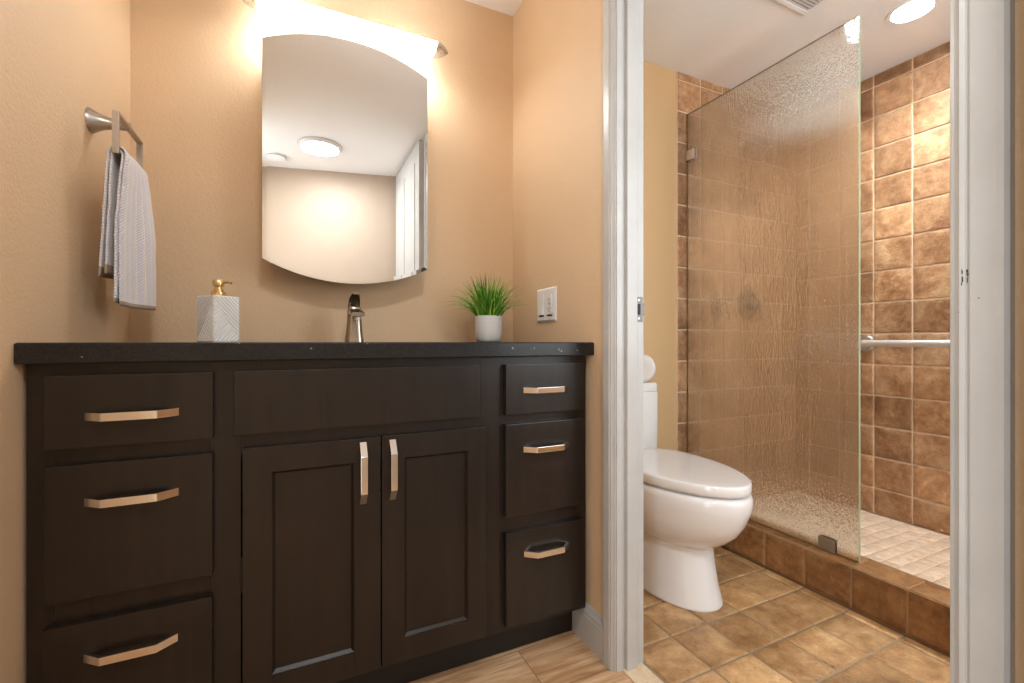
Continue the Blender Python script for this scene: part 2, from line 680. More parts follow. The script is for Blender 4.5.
bm = B(); box(bm, XE, XE + 0.1, YS - 0.1, YB, -0.08, ZC + 0.1)
struct('wall_shower_end', bm, M['paint'])
bm = B()
WX0, WX1, WZ0, WZ1 = 0.95, 2.2, 0.75, 2.0  # unseen window opening, added to feed daylight into the bathroom
box(bm, XR2, WX0, YS - 0.1, YS, -0.08, ZC + 0.1)
box(bm, WX1, XE, YS - 0.1, YS, -0.08, ZC + 0.1)
box(bm, WX0, WX1, YS - 0.1, YS, -0.08, WZ0)
box(bm, WX0, WX1, YS - 0.1, YS, WZ1, ZC + 0.1)
struct('wall_front', bm, M['paint_bath'])


def tile_field(name, us, vs, place, gap, thick, rough_amp, mats, rnd, skip=None, n=9, wob=0.0012, label=None, cat=None):
    """A field of tumbled tiles with their grout bed as one mesh. us, vs: joint lines; place(u,v,h) gives a world point."""
    random.seed(rnd)
    bm = B()
    lay = bm.faces.layers.float.new('tile_tone')
    for i in range(len(us) - 1):
        for j in range(len(vs) - 1):
            u0, u1, v0, v1 = us[i] + gap / 2, us[i + 1] - gap / 2, vs[j] + gap / 2, vs[j + 1] - gap / 2
            if u1 - u0 < 0.004 or v1 - v0 < 0.004:
                continue
            tone = random.random()
            off = Vector((random.uniform(0, 90), random.uniform(0, 90), random.uniform(0, 90)))
            lift = random.uniform(-0.0006, 0.0006)
            grid = []
            ts = [0, 0.012, 0.035] + [k / (n - 1) for k in range(1, n - 1)] + [0.965, 0.988, 1]
            for a in ts:
                row = []
                for b_ in ts:
                    u = u0 + (u1 - u0) * a
                    v = v0 + (v1 - v0) * b_
                    eu = min(a, 1 - a) * (u1 - u0)
                    ev = min(b_, 1 - b_) * (v1 - v0)
                    e = min(eu, ev)
                    rr = 0.0045
                    h = thick
                    if e < rr:
                        h = thick - rr + math.sqrt(max(0, rr * rr - (rr - e) ** 2))
                    if e <= 1e-9:
                        h = 0.0
                    w = noise.noise(Vector((u * 22, v * 22, 0)) + off)
                    w2 = noise.noise(Vector((u * 70, v * 70, 3)) + off)
                    if e > 1e-9:
                        h += lift + rough_amp * (w * 0.7 + w2 * 0.4)
                    du = wob * noise.noise(Vector((u * 40, v * 40, 7)) + off)
                    dv = wob * noise.noise(Vector((u * 40, v * 40, 17)) + off)
                    if e < rr:
                        u += du
                        v += dv
                    row.append(bm.verts.new(place(u, v, h)))
                grid.append(row)
            m_ = len(ts)
            for a in range(m_ - 1):
                for b_ in range(m_ - 1):
                    f = bm.faces.new((grid[a][b_], grid[a + 1][b_], grid[a + 1][b_ + 1], grid[a][b_ + 1]))
                    f[lay] = tone
                    f.smooth = True
    gh = thick * 0.62
    q = [place(us[0], vs[0], gh), place(us[-1], vs[0], gh), place(us[-1], vs[-1], gh), place(us[0], vs[-1], gh)]
    q0 = [place(us[0], vs[0], 0), place(us[-1], vs[0], 0), place(us[-1], vs[-1], 0), place(us[0], vs[-1], 0)]
    t = [bm.verts.new(p) for p in q]
    bt = [bm.verts.new(p) for p in q0]
    fs = [bm.faces.new(t)] + [bm.faces.new((bt[k], bt[(k + 1) % 4], t[(k + 1) % 4], t[k])) for k in range(4)]
    for f in fs:
        f.material_index = 1
    # consistent outward normals for the tile faces
    nrm = (place(0, 0, 1) - place(0, 0, 0)).normalized()
    for f in bm.faces:
        f.normal_update()
        if f.normal.dot(nrm) < -1e-6:
            f.normal_flip()
    me = bpy.data.meshes.new(name)
    bm.to_mesh(me)
    bm.free()
    for m in mats:
        me.materials.append(m)
    o = bpy.data.objects.new(name, me)
    COL.objects.link(o)
    o['kind'] = 'structure'
    if label:
        o['label'] = label
        o['category'] = cat
    return o


def lines(a, step, lo, hi):
    k0 = math.ceil((lo - a) / step + 1e-6)
    r = [lo]
    x = a + k0 * step
    while x < hi - 1e-6:
        r.append(x)
        x += step
    r.append(hi)
    return r


ZP = 0.050   # shower pan
# shower end wall (right), back wall and pan
tile_field('wall_shower_right', lines(1.234, 0.1525, YS, YB - 0.002), lines(0.172, 0.1482, ZP, ZC), lambda u, v, h: Vector((XE - h, u, v)),
           0.0042, 0.010, 0.0011, [M['stone_wall'], M['grout_wall']], 11, label='tan tumbled stone tile wall at the end of the shower', cat='wall')
tile_field('wall_shower_back', lines(1.780, 0.1515, 1.628, XE - 0.011), lines(0.190, 0.1482, ZP, ZC), lambda u, v, h: Vector((u, YB - h, v)),
           0.0042, 0.010, 0.0011, [M['stone_wall'], M['grout_wall']], 23, label='tan tumbled stone tile wall behind the rain glass', cat='wall')
tile_field('floor_shower', lines(1.75, 0.052, 1.757, XE - 0.011), lines(0.9, 0.052, YS, YB - 0.011), lambda u, v, h: Vector((u, v, ZP - 0.008 + h)),
           0.0009, 0.008, 0.0005, [M['stone_pan'], M['grout_pan']], 31, n=4, wob=0.0006, label='pale stone mosaic shower floor behind the curb', cat='floor')
tile_field('floor_bathroom', lines(1.007, 0.1475, 0.852, 1.640), lines(1.019, 0.1483, YS, YB), lambda u, v, h: Vector((u, v, -0.010 + h)),
           0.0048, 0.010, 0.0007, [M['stone_floor'], M['grout_floor']], 45, label='tan stone tile floor around the toilet', cat='floor')
bm = B(); box(bm, 0.782, XE + 0.1, YS - 0.1, YB, -0.08, -0.0101)
struct('subfloor', bm, M['grout_floor'])

# threshold slab in the doorway
bm = B(); box(bm, 0.7825, 0.8485, DY0 - 0.016, DY1 + 0.016, -0.01, 0.0035, 0.002)
lay = bm.faces.layers.float.new('tile_tone')
for f in bm.faces:
    f[lay] = 0.8
struct('threshold', bm, M['threshold'], 'pale stone threshold in the bathroom doorway', 'threshold')

# curb: core, face tiles, top tiles
CX0, CX1, CZ = 1.644, 1.760, 0.139
bm = B(); box(bm, CX0 + 0.0095, CX1 - 0.0005, YS, YB - 0.0005, -0.01, CZ - 0.0105)
core = struct('trim_curb_core', bm, M['grout_curb'])
ys = lines(0.873, 0.1515, YS, YB - 0.001)
fa = tile_field('trim_curb_face', ys, [0.0, CZ - 0.0005], lambda u, v, h: Vector((CX0 + 0.010 - h, u, v)), 0.0046, 0.010, 0.0009,
                [M['stone_curb'], M['grout_curb']], 52, label='brown stone tile face of the shower curb', cat='curb')
to = tile_field('trim_curb_top', ys, [CX0 + 0.0005, CX1], lambda u, v, h: Vector((v, u, CZ - 0.010 + h)), 0.0046, 0.010, 0.0009,
                [M['stone_curb'], M['grout_curb']], 57, label='stone tile top of the shower curb under the glass', cat='curb')
inn = tile_field('trim_curb_inside', ys, [ZP, CZ - 0.0005], lambda u, v, h: Vector((CX1 - 0.004 + h * 0.5, u, v)), 0.0046, 0.008, 0.0006,
                 [M['stone_curb'], M['grout_curb']], 59)


# ------------------------------------------------------------------ doorway trim
def casing_profile(w, t_out, t_in):
    """(distance from the outer edge, thickness) of a colonial casing"""
    return [(0, 0), (0, t_out * 0.75), (0.004, t_out * 0.97), (0.010, t_out), (w * 0.60, t_out * 0.92), (w * 0.66, t_out * 0.74), (w * 0.70, t_out * 0.72),
            (w * 0.78, t_out * 0.86), (w * 0.84, t_out * 0.70), (w * 0.90, t_in * 1.15), (w * 0.97, t_in), (w, t_in * 0.6), (w, 0)]


def casing(name, y_out, y_in, label):
    sgn = 1 if y_in > y_out else -1
    pr = casing_profile(abs(y_in - y_out), 0.018, 0.009)
    bm = B()
    prism(bm, [(XR - t, y_out + sgn * d) for d, t in pr], 'z', 0.0, DZ + 0.05)
    return struct(name, bm, M['trim'], label, 'door casing', smooth=False)


cf = casing('trim_far', 1.016, 0.969, 'white painted door casing beside the vanity')
cn = casing('trim_near', 0.232, 0.2895, 'scuffed white door casing at right edge of the view')
bm = B()
box(bm, XR - 0.016, XR, 0.232, 1.016, DZ + 0.0505, DZ + 0.105, 0.003)
struct('trim_head', bm, M['trim'])
# scraped paint marks on the near casing
bm = B()
random.seed(5)
for (y, z, ry, rz) in ((0.2745, 0.962, 0.0006, 0.004), (0.2742, 0.954, 0.0009, 0.0045), (0.2748, 0.9475, 0.0005, 0.003), (0.2695, 0.963, 0.0016, 0.0026), (0.2686, 0.9585, 0.0012, 0.0022), (0.2695, 0.952, 0.0004, 0.004), (0.258, 0.928, 0.0008, 0.0009), (0.2772, 0.912, 0.0006, 0.0007)):
    d = y - 0.232
    pr = casing_profile(0.0575, 0.018, 0.009)
    t = 0.012
    for (a, ta), (b_, tb) in zip(pr, pr[1:]):
        if a <= d <= b_ and b_ > a:
            t = ta + (tb - ta) * (d - a) / (b_ - a)
    ring = [(y + ry * math.cos(2 * math.pi * k / 9) * random.uniform(0.5, 1.2), z + rz * math.sin(2 * math.pi * k / 9) * random.uniform(0.6, 1.1)) for k in range(9)]
    prism(bm, ring, 'x', XR - t - 0.0006, XR - t + 0.001)
mk = obj('paint_scuff', bm, M['scuff'], cn)

# jambs with their stops
bm = B()
box(bm, XR - 0.006, XR2, DY1, DY1 + 0.018, 0.0, DZ + 0.018, 0.0015)
box(bm, XR + 0.020, XR + 0.054, DY1 - 0.011, DY1 + 0.001, 0.0, DZ, 0.002)
struct('trim_jamb_far', bm, M['trim'], 'white door jamb carrying the strike plate', 'door jamb')
bm = B()
box(bm, XR - 0.006, XR2, DY0 - 0.018, DY0, 0.0, DZ + 0.018, 0.0015)
box(bm, XR + 0.020, XR + 0.054, DY0 - 0.001, DY0 + 0.008, 0.0, DZ, 0.002)
struct('trim_jamb_near', bm, M['trim'])
bm = B()
box(bm, XR - 0.006, XR2, DY0 + 0.001, DY1 - 0.001, DZ, DZ + 0.018, 0.0015)
struct('trim_jamb_head', bm, M['trim'])

# baseboard between the vanity and the casing
bm = B()
prof = [(0, 0), (0.0135, 0), (0.0135, 0.078), (0.0115, 0.084), (0.0115, 0.090), (0.006, 0.100), (0.0035, 0.108), (0, 0.109)]
loft(bm, [[Vector((XR - a, y, z)) for a, z in prof] for y in (1.0165, 1.60)])
struct('baseboard_right', bm, M['trim'], 'white baseboard between the dark vanity and door casing', 'baseboard')

# casing of the unseen hall doorway added to let in daylight (left wall)
bm = B()
for (y0, y1) in ((H0 - 0.05, H0), (H1, H1 + 0.05)):
    box(bm, wall_x(y0), wall_x(y0) + 0.014, y0, y1, 0, DZ + 0.05, 0.003)
box(bm, wall_x(H0), wall_x(H0) + 0.014, H0, H1, DZ, DZ + 0.05, 0.003)
struct('trim_added_hall_door', bm, M['trim'])
# unseen bathroom window added to bring in daylight (behind the partition): frame and panes
bm = B()
for (x0, x1, z0, z1) in ((WX0, WX0 + 0.04, WZ0, WZ1), (WX1 - 0.04, WX1, WZ0, WZ1), (WX0, WX1, WZ0, WZ0 + 0.04), (WX0, WX1, WZ1 - 0.04, WZ1), ((WX0 + WX1) / 2 - 0.02, (WX0 + WX1) / 2 + 0.02, WZ0, WZ1)):
    box(bm, x0, x1, YS - 0.07, YS - 0.03, z0, z1, 0.003)
struct('added_window_1', bm, M['trim'])

# white panelled door standing open by the right wall, seen in the mirror
bm = B()
DX = 0.722
box(bm, DX - 0.034, DX, -0.53, 0.200, 0.012, 2.13, 0.003)
for (y0, y1) in ((-0.46, -0.22), (-0.145, 0.095)):
    for (z0, z1) in ((0.2, 0.9), (1.02, 2.02)):
        box(bm, DX - 0.0385, DX - 0.033, y0, y1, z0, z1, 0.002)
door = struct('door_1', bm, M['trim'], 'white panelled door reflected in the mirror', 'door')

# ------------------------------------------------------------------ vanity cabinet
V = thing('vanity_cabinet', 'dark espresso wood vanity cabinet with six drawers and two doors', 'cabinet', (0.165, 1.36, 0.0))
FY, DYF = 1.100, 1.082
CL, CR = -0.4335, 0.7575
CB = -0.4205
bm = B()
for a in ((CB, CB + 0.018, FY + 0.019, 1.6165, 0.105, CT - 0.0385), (CR - 0.018, CR, FY + 0.019, 1.6165, 0.105, CT - 0.0385),
          (CB + 0.018, CR - 0.018, FY + 0.019, 1.6165, 0.105, 0.123), (CB + 0.018, CR - 0.018, 1.6100, 1.6165, 0.123, CT - 0.0385)):
    box(bm, *a)                     # carcass panels
# face frame around the openings
xs = [CL, -0.130, 0.462, CR]
for x0, x1 in ((CL, CL + 0.04), (-0.160, -0.104), (0.430, 0.505), (CR - 0.03, CR)):
    box(bm, x0, x1, FY, FY + 0.0195, 0.105, CT - 0.0385, 0.0008, 1)
for z0, z1 in ((0.105, 0.145), (0.350, 0.425), (0.640, 0.700), (0.800, CT - 0.0385)):
    box(bm, CL + 0.001, CR - 0.001, FY + 0.0004, FY + 0.0192, z0, z1)
obj('cabinet_body', bm, M['wood_dark'], V)
bm = B(); box(bm, CB, 0.7555, 1.169, 1.185, 0.0, 0.1049)
obj('toe_kick', bm, M['toe'], V)


def pull(cx, cz, vertical, parent, face):
    """angular strip pull: flat centre standing off the face with two sloping ends"""
    bm = B()
    L, Lc, so, th, hw = 0.070, 0.0415, 0.0245, 0.005, 0.0074
    outer = [(-L - 0.001, 0.0), (-Lc, so), (Lc, so), (L + 0.001, 0.0)]
    inner = [(L - 0.008, 0.0), (Lc - 0.003, so - th), (-Lc + 0.003, so - th), (-L + 0.008, 0.0)]
    pts = outer + inner
    def w(a, d, s):
        return Vector((cx + s, face - d, cz + a)) if vertical else Vector((cx + a, face - d, cz + s))
    loft(bm, [[w(a, d, -hw) for a, d in pts], [w(a, d, hw) for a, d in pts]], cap0=False, cap1=False)
    bm.verts.ensure_lookup_table()
    n = len(pts)
    for base in (0, n):
        vv = [bm.verts[base + k] for k in range(n)]
        for k in range(3):
            bm.faces.new((vv[k], vv[k + 1], vv[n - 2 - k], vv[n - 1 - k]))
    bmesh.ops.recalc_face_normals(bm, faces=bm.faces[:])
    es = [e for e in bm.edges if len(e.link_faces) == 2 and e.calc_face_angle(0) > 0.3]
    bmesh.ops.bevel(bm, geom=es, offset=0.0006, segments=2, profile=0.6, affect='EDGES')
    return obj('handle', bm, M['chrome'], parent)


def drawer(x0, x1, z0, z1, hz, label):
    bm = B()
    box(bm, x0, x1, DYF, FY, z0, z1, 0.0022)
    d = obj('drawer', bm, M['wood_dark'], V)
    d['label'] = label
    pull((x0 + x1) / 2, hz, False, d, DYF)
    return d


drawer(-0.4045, -0.151, 0.681, 0.814, 0.738, 'top left drawer')
drawer(-0.4045, -0.152, 0.406, 0.651, 0.582, 'middle left drawer')
drawer(-0.4060, -0.153, 0.127, 0.363, 0.298, 'bottom left drawer')
drawer(0.495, 0.7405, 0.681, 0.8145, 0.745, 'top right drawer')
drawer(0.495, 0.7405, 0.413, 0.657, 0.587, 'middle right drawer')
drawer(0.496, 0.7425, 0.125, 0.371, 0.308, 'bottom right drawer')
bm = B(); box(bm, -0.116, 0.425, DYF + 0.004, FY, 0.682, 0.8145, 0.002)
fp = obj('false_drawer_front', bm, M['wood_dark'], V)


def shaker(x0, x1, z0, z1, px0, px1, pz0, pz1, hx, label):
    bm = B()
    box(bm, x0, px0, DYF, FY, z0, z1, 0.0016)
    box(bm, px1, x1, DYF, FY, z0, z1, 0.0016)
    box(bm, px0 - 0.001, px1 + 0.001, DYF + 0.0002, FY, z0 + 0.0003, pz0, 0.0016)
    box(bm, px0 - 0.001, px1 + 0.001, DYF + 0.0002, FY, pz1, z1 - 0.0003, 0.0016)
    d = obj('door', bm, M['wood_dark'], V)
    d['label'] = label
    bm = B()
    # recessed field with a chamfered lip around it
    e = 0.006
    o_ = [(px0, pz0), (px1, pz0), (px1, pz1), (px0, pz1)]
    i_ = [(px0 + e, pz0 + e), (px1 - e, pz0 + e), (px1 - e, pz1 - e), (px0 + e, pz1 - e)]
    loft(bm, [[Vector((a, DYF + 0.003, b_)) for a, b_ in o_], [Vector((a, DYF + 0.010, b_)) for a, b_ in i_]], cap0=False, cap1=True)
    obj('door_panel', bm, M['wood_dark'], d)
    pull(hx, 0.575, True, d, DYF)


shaker(-0.100, 0.1765, 0.118, 0.6545, -0.046, 0.118, 0.172, 0.600, 0.1375, 'left door')
shaker(0.1795, 0.4400, 0.118, 0.6560, 0.232, 0.390, 0.174, 0.600, 0.2035, 'right door')

# ------------------------------------------------------------------ countertop with its undermount basin
CTT = thing('countertop', 'black speckled stone countertop with an undermount basin on the vanity', 'countertop', (0.165, 1.35, CT - 0.038))
bm = B()
x0, x1, y0, y1, zt, zb = -0.445, XR - 0.001, 1.075, YB - 0.001, CT, CT - 0.0375
cx, cy, rx, ry = 0.160, 1.300, 0.205, 0.140
K = 48
def ring_in(z, s=1.0):
    return [Vector((cx + rx * s * math.cos(2 * math.pi * i / K), cy + ry * s * math.sin(2 * math.pi * i / K), z)) for i in range(K)]
def ring_out(z, ins=0.0):
    out = []
    for i in range(K):
        a = 2 * math.pi * i / K
        c, s = math.cos(a), math.sin(a)
        # project the direction onto the rectangle
        tx = ((x1 - ins - cx) if c > 0 else (x0 + ins - cx)) / c if abs(c) > 1e-6 else 1e9
        ty = ((y1 - ins - cy) if s > 0 else (y0 + ins - cy)) / s if abs(s) > 1e-6 else 1e9
        t = min(tx, ty)
        out.append(Vector((cx + c * t, cy + s * t, z)))
    # snap the nearest ring point to every corner
    for qx in (x0 + ins, x1 - ins):
        for qy in (y0 + ins, y1 - ins):
            k = min(range(K), key=lambda i: (out[i] - Vector((qx, qy, z))).length)
            out[k] = Vector((qx, qy, z))
    return out
def fit(ring):
    for p in ring:
        if p.x < -0.40:
            p.x += wall_x(p.y) + 0.001 + 0.445
    return ring
rr = loft(bm, [ring_in(zb), ring_in(zt - 0.003), ring_in(zt, 1.015), fit(ring_out(zt, 0.0025)), fit(ring_out(zt - 0.0025)), fit(ring_out(zb + 0.002)), fit(ring_out(zb, 0.002))], cap0=False, cap1=False)
for i in range(K):
    j = (i + 1) % K
    bm.faces.new((rr[-1][i], rr[-1][j], rr[0][j], rr[0][i]))
obj('stone_slab', bm, M['quartz'], CTT)
bm = B()
secs = [ring_in(zb - 0.0005, 1.08), ring_in(zb - 0.0005, 1.01)]
for z, s in ((-0.02, 0.99), (-0.06, 0.95), (-0.10, 0.84), (-0.125, 0.62), (-0.135, 0.3), (-0.137, 0.1)):
    secs.append(ring_in(zb + z, s))
back = [ring_in(zb - 0.147, 0.1), ring_in(zb - 0.135, 0.66), ring_in(zb - 0.105, 0.90), ring_in(zb - 0.06, 1.01), ring_in(zb - 0.012, 1.08)]
secs += back
rb = loft(bm, secs, cap0=False, cap1=False)
for i in range(K):
    j = (i + 1) % K
    bm.faces.new((rb[-1][i], rb[-1][j], rb[0][j], rb[0][i]))
obj('basin', bm, M['porcelain'], CTT, smooth=True)

# ------------------------------------------------------------------ faucet
FX, FYY = 0.163, 1.492
F = thing('faucet', 'brushed nickel single lever faucet behind the basin', 'faucet', (FX, FYY, CT))
def rrect(cx, cy, z, hx, hy, r=0.5, n=24, p=3.2):
    out = []
    for i in range(n):
        a = 2 * math.pi * i / n
        c, s = math.cos(a), math.sin(a)
        out.append(Vector((cx + hx * math.copysign(abs(c) ** (2 / p), c), cy + hy * math.copysign(abs(s) ** (2 / p), s), z)))
    return out
bm = B()
loft(bm, [rrect(FX, FYY, CT + 0.0, 0.0285, 0.027), rrect(FX, FYY, CT + 0.006, 0.028, 0.0265), rrect(FX, FYY, CT + 0.03, 0.0245, 0.0235), rrect(FX, FYY - 0.002, CT + 0.065, 0.0215, 0.021),
          rrect(FX, FYY - 0.004, CT + 0.10, 0.0205, 0.020), rrect(FX, FYY - 0.005, CT + 0.108, 0.018, 0.017)])
obj('faucet_body', bm, M['faucet'], F, smooth=True)
bm = B()
secs = []
for (y, z, hx, hz) in ((-0.004, 0.088, 0.019, 0.013), (-0.030, 0.091, 0.0185, 0.012), (-0.060, 0.089, 0.019, 0.010), (-0.088, 0.084, 0.020, 0.0085), (-0.100, 0.081, 0.019, 0.006)):
    secs.append([Vector((FX + v.x - FX, FYY + y, CT + z + (v.y - 0))) for v in rrect(FX, 0, 0, hx, hz, n=20)])
loft(bm, secs)
obj('spout', bm, M['faucet'], F, smooth=True)
bm = B()
lathe(bm, [(0.010, 0), (0.0105, 0.008), (0.008, 0.010)], Matrix.Translation((FX, FYY - 0.086, CT + 0.0655)), 20)
obj('aerator', bm, M['steel'], F, smooth=True)
bm = B()
secs = []
for (y, z, hx, hz) in ((0.016, 0.102, 0.017, 0.006), (0.008, 0.116, 0.018, 0.009), (-0.006, 0.128, 0.0175, 0.008), (-0.022, 0.138, 0.0150, 0.005), (-0.038, 0.1435, 0.0128, 0.0034), (-0.050, 0.1465, 0.0105, 0.0022)):
    secs.append([Vector((v.x, FYY + y, CT + z + v.y)) for v in rrect(FX, 0, 0, hx, hz, n=20)])
loft(bm, secs)
obj('lever', bm, M['faucet'], F, smooth=True)

# ------------------------------------------------------------------ soap dispenser
SPX, SPY = -0.186, 1.42
SD = thing('soap_dispenser', 'white ribbed soap dispenser with gold pump on the black counter', 'soap dispenser', (SPX, SPY, CT))
ang = math.radians(41)
s_ = 0.0335
hgt = 0.121
bm = B()
rotm = Matrix.Translation((SPX, SPY, CT)) @ Matrix.Rotation(ang, 4, 'Z')
lay_n = 44
nf = 30
def rib(fc, u, z):
    """height of the chevron ribs; u in -1..1 across a face"""
    per = 0.0105
    uu = u * s_
    zz = z
    if fc % 2 == 0:
        top = zz > hgt * 0.50 - uu * 1.6
    else:
        top = zz > hgt * 0.50 + uu * 1.6
    sgn = 1 if (fc % 2 == 0) == top else -1
    ph = (zz + sgn * uu * 1.0) / per
    t = abs((ph % 1.0) - 0.5) * 2
    return 0.0024 * min(1.0, max(0.0, (t - 0.22) / 0.28))
NZ, NU = 96, 52
rings = []
for k in range(NZ + 1):
    z = hgt * k / NZ
    ring = []
    for fc in range(4):
        for q in range(NU):
            u = -1 + 2 * q / NU
            d = rib(fc, u, z) if (0.015 < k / NZ < 0.985) else 0
            if abs(u) > 0.985:
                d = 0.0004
            x, y = s_ * u, -(s_ + d - 0.001)
            p = Matrix.Rotation(fc * math.pi / 2, 4, 'Z') @ Vector((x, y, z))
            ring.append(rotm @ p)
    rings.append(ring)
loft(bm, rings)
obj('bottle', bm, M['soap_white'], SD)
bm = B()
lathe(bm, [(0.0165, 0), (0.0172, 0.003), (0.0172, 0.011), (0.015, 0.013), (0.0118, 0.0135), (0.0118, 0.019)], Matrix.Translation((SPX, SPY, CT + hgt)), 28)
obj('collar', bm, M['gold'], SD, smooth=True)
bm = B()
lathe(bm, [(0.0088, 0), (0.0088, 0.006), (0.0125, 0.008), (0.0135, 0.012), (0.0135, 0.022), (0.012, 0.0245)], Matrix.Translation((SPX, SPY, CT + hgt + 0.019)), 28)
tube(bm, [(SPX + 0.008, SPY - 0.002, CT + hgt + 0.037), (SPX + 0.018, SPY - 0.007, CT + hgt + 0.0385), (SPX + 0.026, SPY - 0.011, CT + hgt + 0.038), (SPX + 0.031, SPY - 0.014, CT + hgt + 0.035)], [0.0045, 0.0042, 0.0036, 0.003], 12)
obj('pump_head', bm, M['gold'], SD, smooth=True)

# ------------------------------------------------------------------ potted grass
PX, PY = 0.596, 1.445
PG = thing('potted_grass', 'small green grass plant in white pot on the black counter', 'potted plant', (PX, PY, CT))
bm = B()
lathe(bm, [(0.034, 0), (0.040, 0.004), (0.0445, 0.014), (0.0468, 0.035), (0.0468, 0.060), (0.0455, 0.086), (0.0445, 0.089), (0.043, 0.088), (0.0425, 0.078)], Matrix.Translation((PX, PY, CT)), 40, True, False)
obj('pot', bm, M['pot'], PG, smooth=True)
bm = B()
lathe(bm, [(0.0425, 0.0), (0.0425, 0.004), (0.03, 0.008), (0.01, 0.010)], Matrix.Translation((PX, PY, CT + 0.072)), 24)
obj('soil', bm, M['soil'], PG, smooth=True)
bm = B()
gl = bm.faces.layers.float.new('blade_tone')
random.seed(77)
for k in range(330):
    a = random.uniform(0, 2 * math.pi)
    q = random.random()
    r0 = 0.038 * math.sqrt(random.random())
    lean = (0.06 + 1.45 * q ** 1.2) * (0.4 + r0 / 0.038 * 0.75)
    ln = random.uniform(0.095, 0.158) * (1.0 + 0.10 * q)
    if k % 40 == 0:
        lean, ln = 1.45, 0.118
    droop = random.uniform(0.25, 0.9) * (0.35 + q)
    a2 = a + random.uniform(-0.5, 0.5)
    p = Vector((PX + r0 * math.cos(a), PY + r0 * math.sin(a), CT + 0.078))
    w = random.uniform(0.0013, 0.0024)
    side = Vector((-math.sin(a2), math.cos(a2), 0))
    L_, R_, C_ = [], [], []
    nseg = 6
    th = lean * 0.45
    for i in range(nseg + 1):
        t = i / nseg
        ww = w * (1 - t ** 2.2) + 0.0001
        d = Vector((math.cos(a2) * math.sin(th), math.sin(a2) * math.sin(th), math.cos(th)))
        nrm = side.cross(d)
        L_.append(bm.verts.new(p - side * ww + nrm * ww * 0.35))
        C_.append(bm.verts.new(p - nrm * ww * 0.25))
        R_.append(bm.verts.new(p + side * ww + nrm * ww * 0.35))
        th += (lean * 0.55 + droop * 0.55) / nseg * (1 + t)
        th = min(th, 1.75)
        p = p + d * ln / nseg
        if p.y > YB - 0.006:
            p.y = YB - 0.006
        if p.x > XR - 0.006:
            p.x = XR - 0.006
    tone = random.random()
    for i in range(nseg):
        for A_, B_ in ((L_, C_), (C_, R_)):
            f = bm.faces.new((A_[i], B_[i], B_[i + 1], A_[i + 1]))
            f[gl] = tone
me_ = None
o = obj('grass_blades', bm, M['grass'], PG)

# ------------------------------------------------------------------ mirror cabinet
MY = 1.500
mx0, mx1, mz0, mz1 = -0.0895, 0.3975, 1.1165, 1.7545
sag = 0.0605
MCX = (mx0 + mx1) / 2
MC = thing('mirror_cabinet', 'arched frameless mirror cabinet on the tan wall above the faucet', 'mirror', (MCX, YB, (mz0 + mz1) / 2))
def arch_outline(ins=0.0, n=22):
    hw = (mx1 - mx0) / 2
    R_ = (hw * hw + sag * sag) / (2 * sag)
    Ri = R_ - ins
    h2 = hw - ins
    zct = mz1 + sag - R_
    zcb = mz0 - sag + R_
    half = math.asin(h2 / Ri)
    top = [(MCX + Ri * math.sin(-half + 2 * half * i / n), zct + Ri * math.cos(-half + 2 * half * i / n)) for i in range(n + 1)]
    bot = [(MCX + Ri * math.sin(half - 2 * half * i / n), zcb - Ri * math.cos(half - 2 * half * i / n)) for i in range(n + 1)]
    return top + bot
bm = B()
loft(bm, [[Vector((x, MY + 0.0065, z)) for x, z in arch_outline(0.010)], [Vector((x, YB - 0.0005, z)) for x, z in arch_outline(0.010)]])
obj('cabinet_box', bm, M['cabinet_white'], MC)
bm = B()
loft(bm, [[Vector((x, MY + 0.006, z)) for x, z in arch_outline(0)], [Vector((x, MY + 0.0002, z)) for x, z in arch_outline(0)], [Vector((x, MY, z)) for x, z in arch_outline(0.012)]])
obj('mirror_glass', bm, M['mirror'], MC)

# ------------------------------------------------------------------ vanity bar light
VL = thing('vanity_light', 'glowing white light bar with silver tips above the mirror', 'wall lamp', (0.165, YB, 1.87))
BY, BZ = 1.520, 1.872
bxa, bxb = -0.105, 0.425
def bar_sec(x, s, dz=0.0):
    # rounded lens section: y forward, wide at the front
    out = []
    for i in range(24):
        a = 2 * math.pi * i / 24
        c, q = math.cos(a), math.sin(a)
        out.append(Vector((x, BY + 0.040 * s * c, BZ + dz + 0.0150 * s * math.copysign(abs(q) ** 0.85, q))))
    return out
bm = B()
loft(bm, [bar_sec(bxa, 1.0), bar_sec((bxa + bxb) / 2, 1.0), bar_sec(bxb, 1.0)])
obj('diffuser', bm, M['bar_glow'], VL, smooth=True)
for sg, xe in ((-1, bxa), (1, bxb)):
    bm = B()
    loft(bm, [bar_sec(xe, 1.04), bar_sec(xe + sg * 0.012, 1.0, 0.0005), bar_sec(xe + sg * 0.028, 0.74, 0.001), bar_sec(xe + sg * 0.042, 0.38, 0.001), bar_sec(xe + sg * 0.050, 0.06, 0.001)])
    obj('end_cap', bm, M['steel'], VL, smooth=True)
bm = B()
# thin silver spine along the top of the bar
loft(bm, [[Vector((x, BY + dy, BZ + dz)) for dy, dz in ((-0.024, 0.0135), (-0.010, 0.0180), (0.020, 0.0180), (0.034, 0.011), (0.020, 0.0142), (-0.010, 0.0146))] for x in (bxa, bxb)])
obj('spine', bm, M['steel'], VL)
bm = B()
box(bm, 0.095, 0.235, BY + 0.034, YB - 0.0005, BZ - 0.028, BZ + 0.014, 0.004)
obj('wall_plate', bm, M['cabinet_white'], VL)

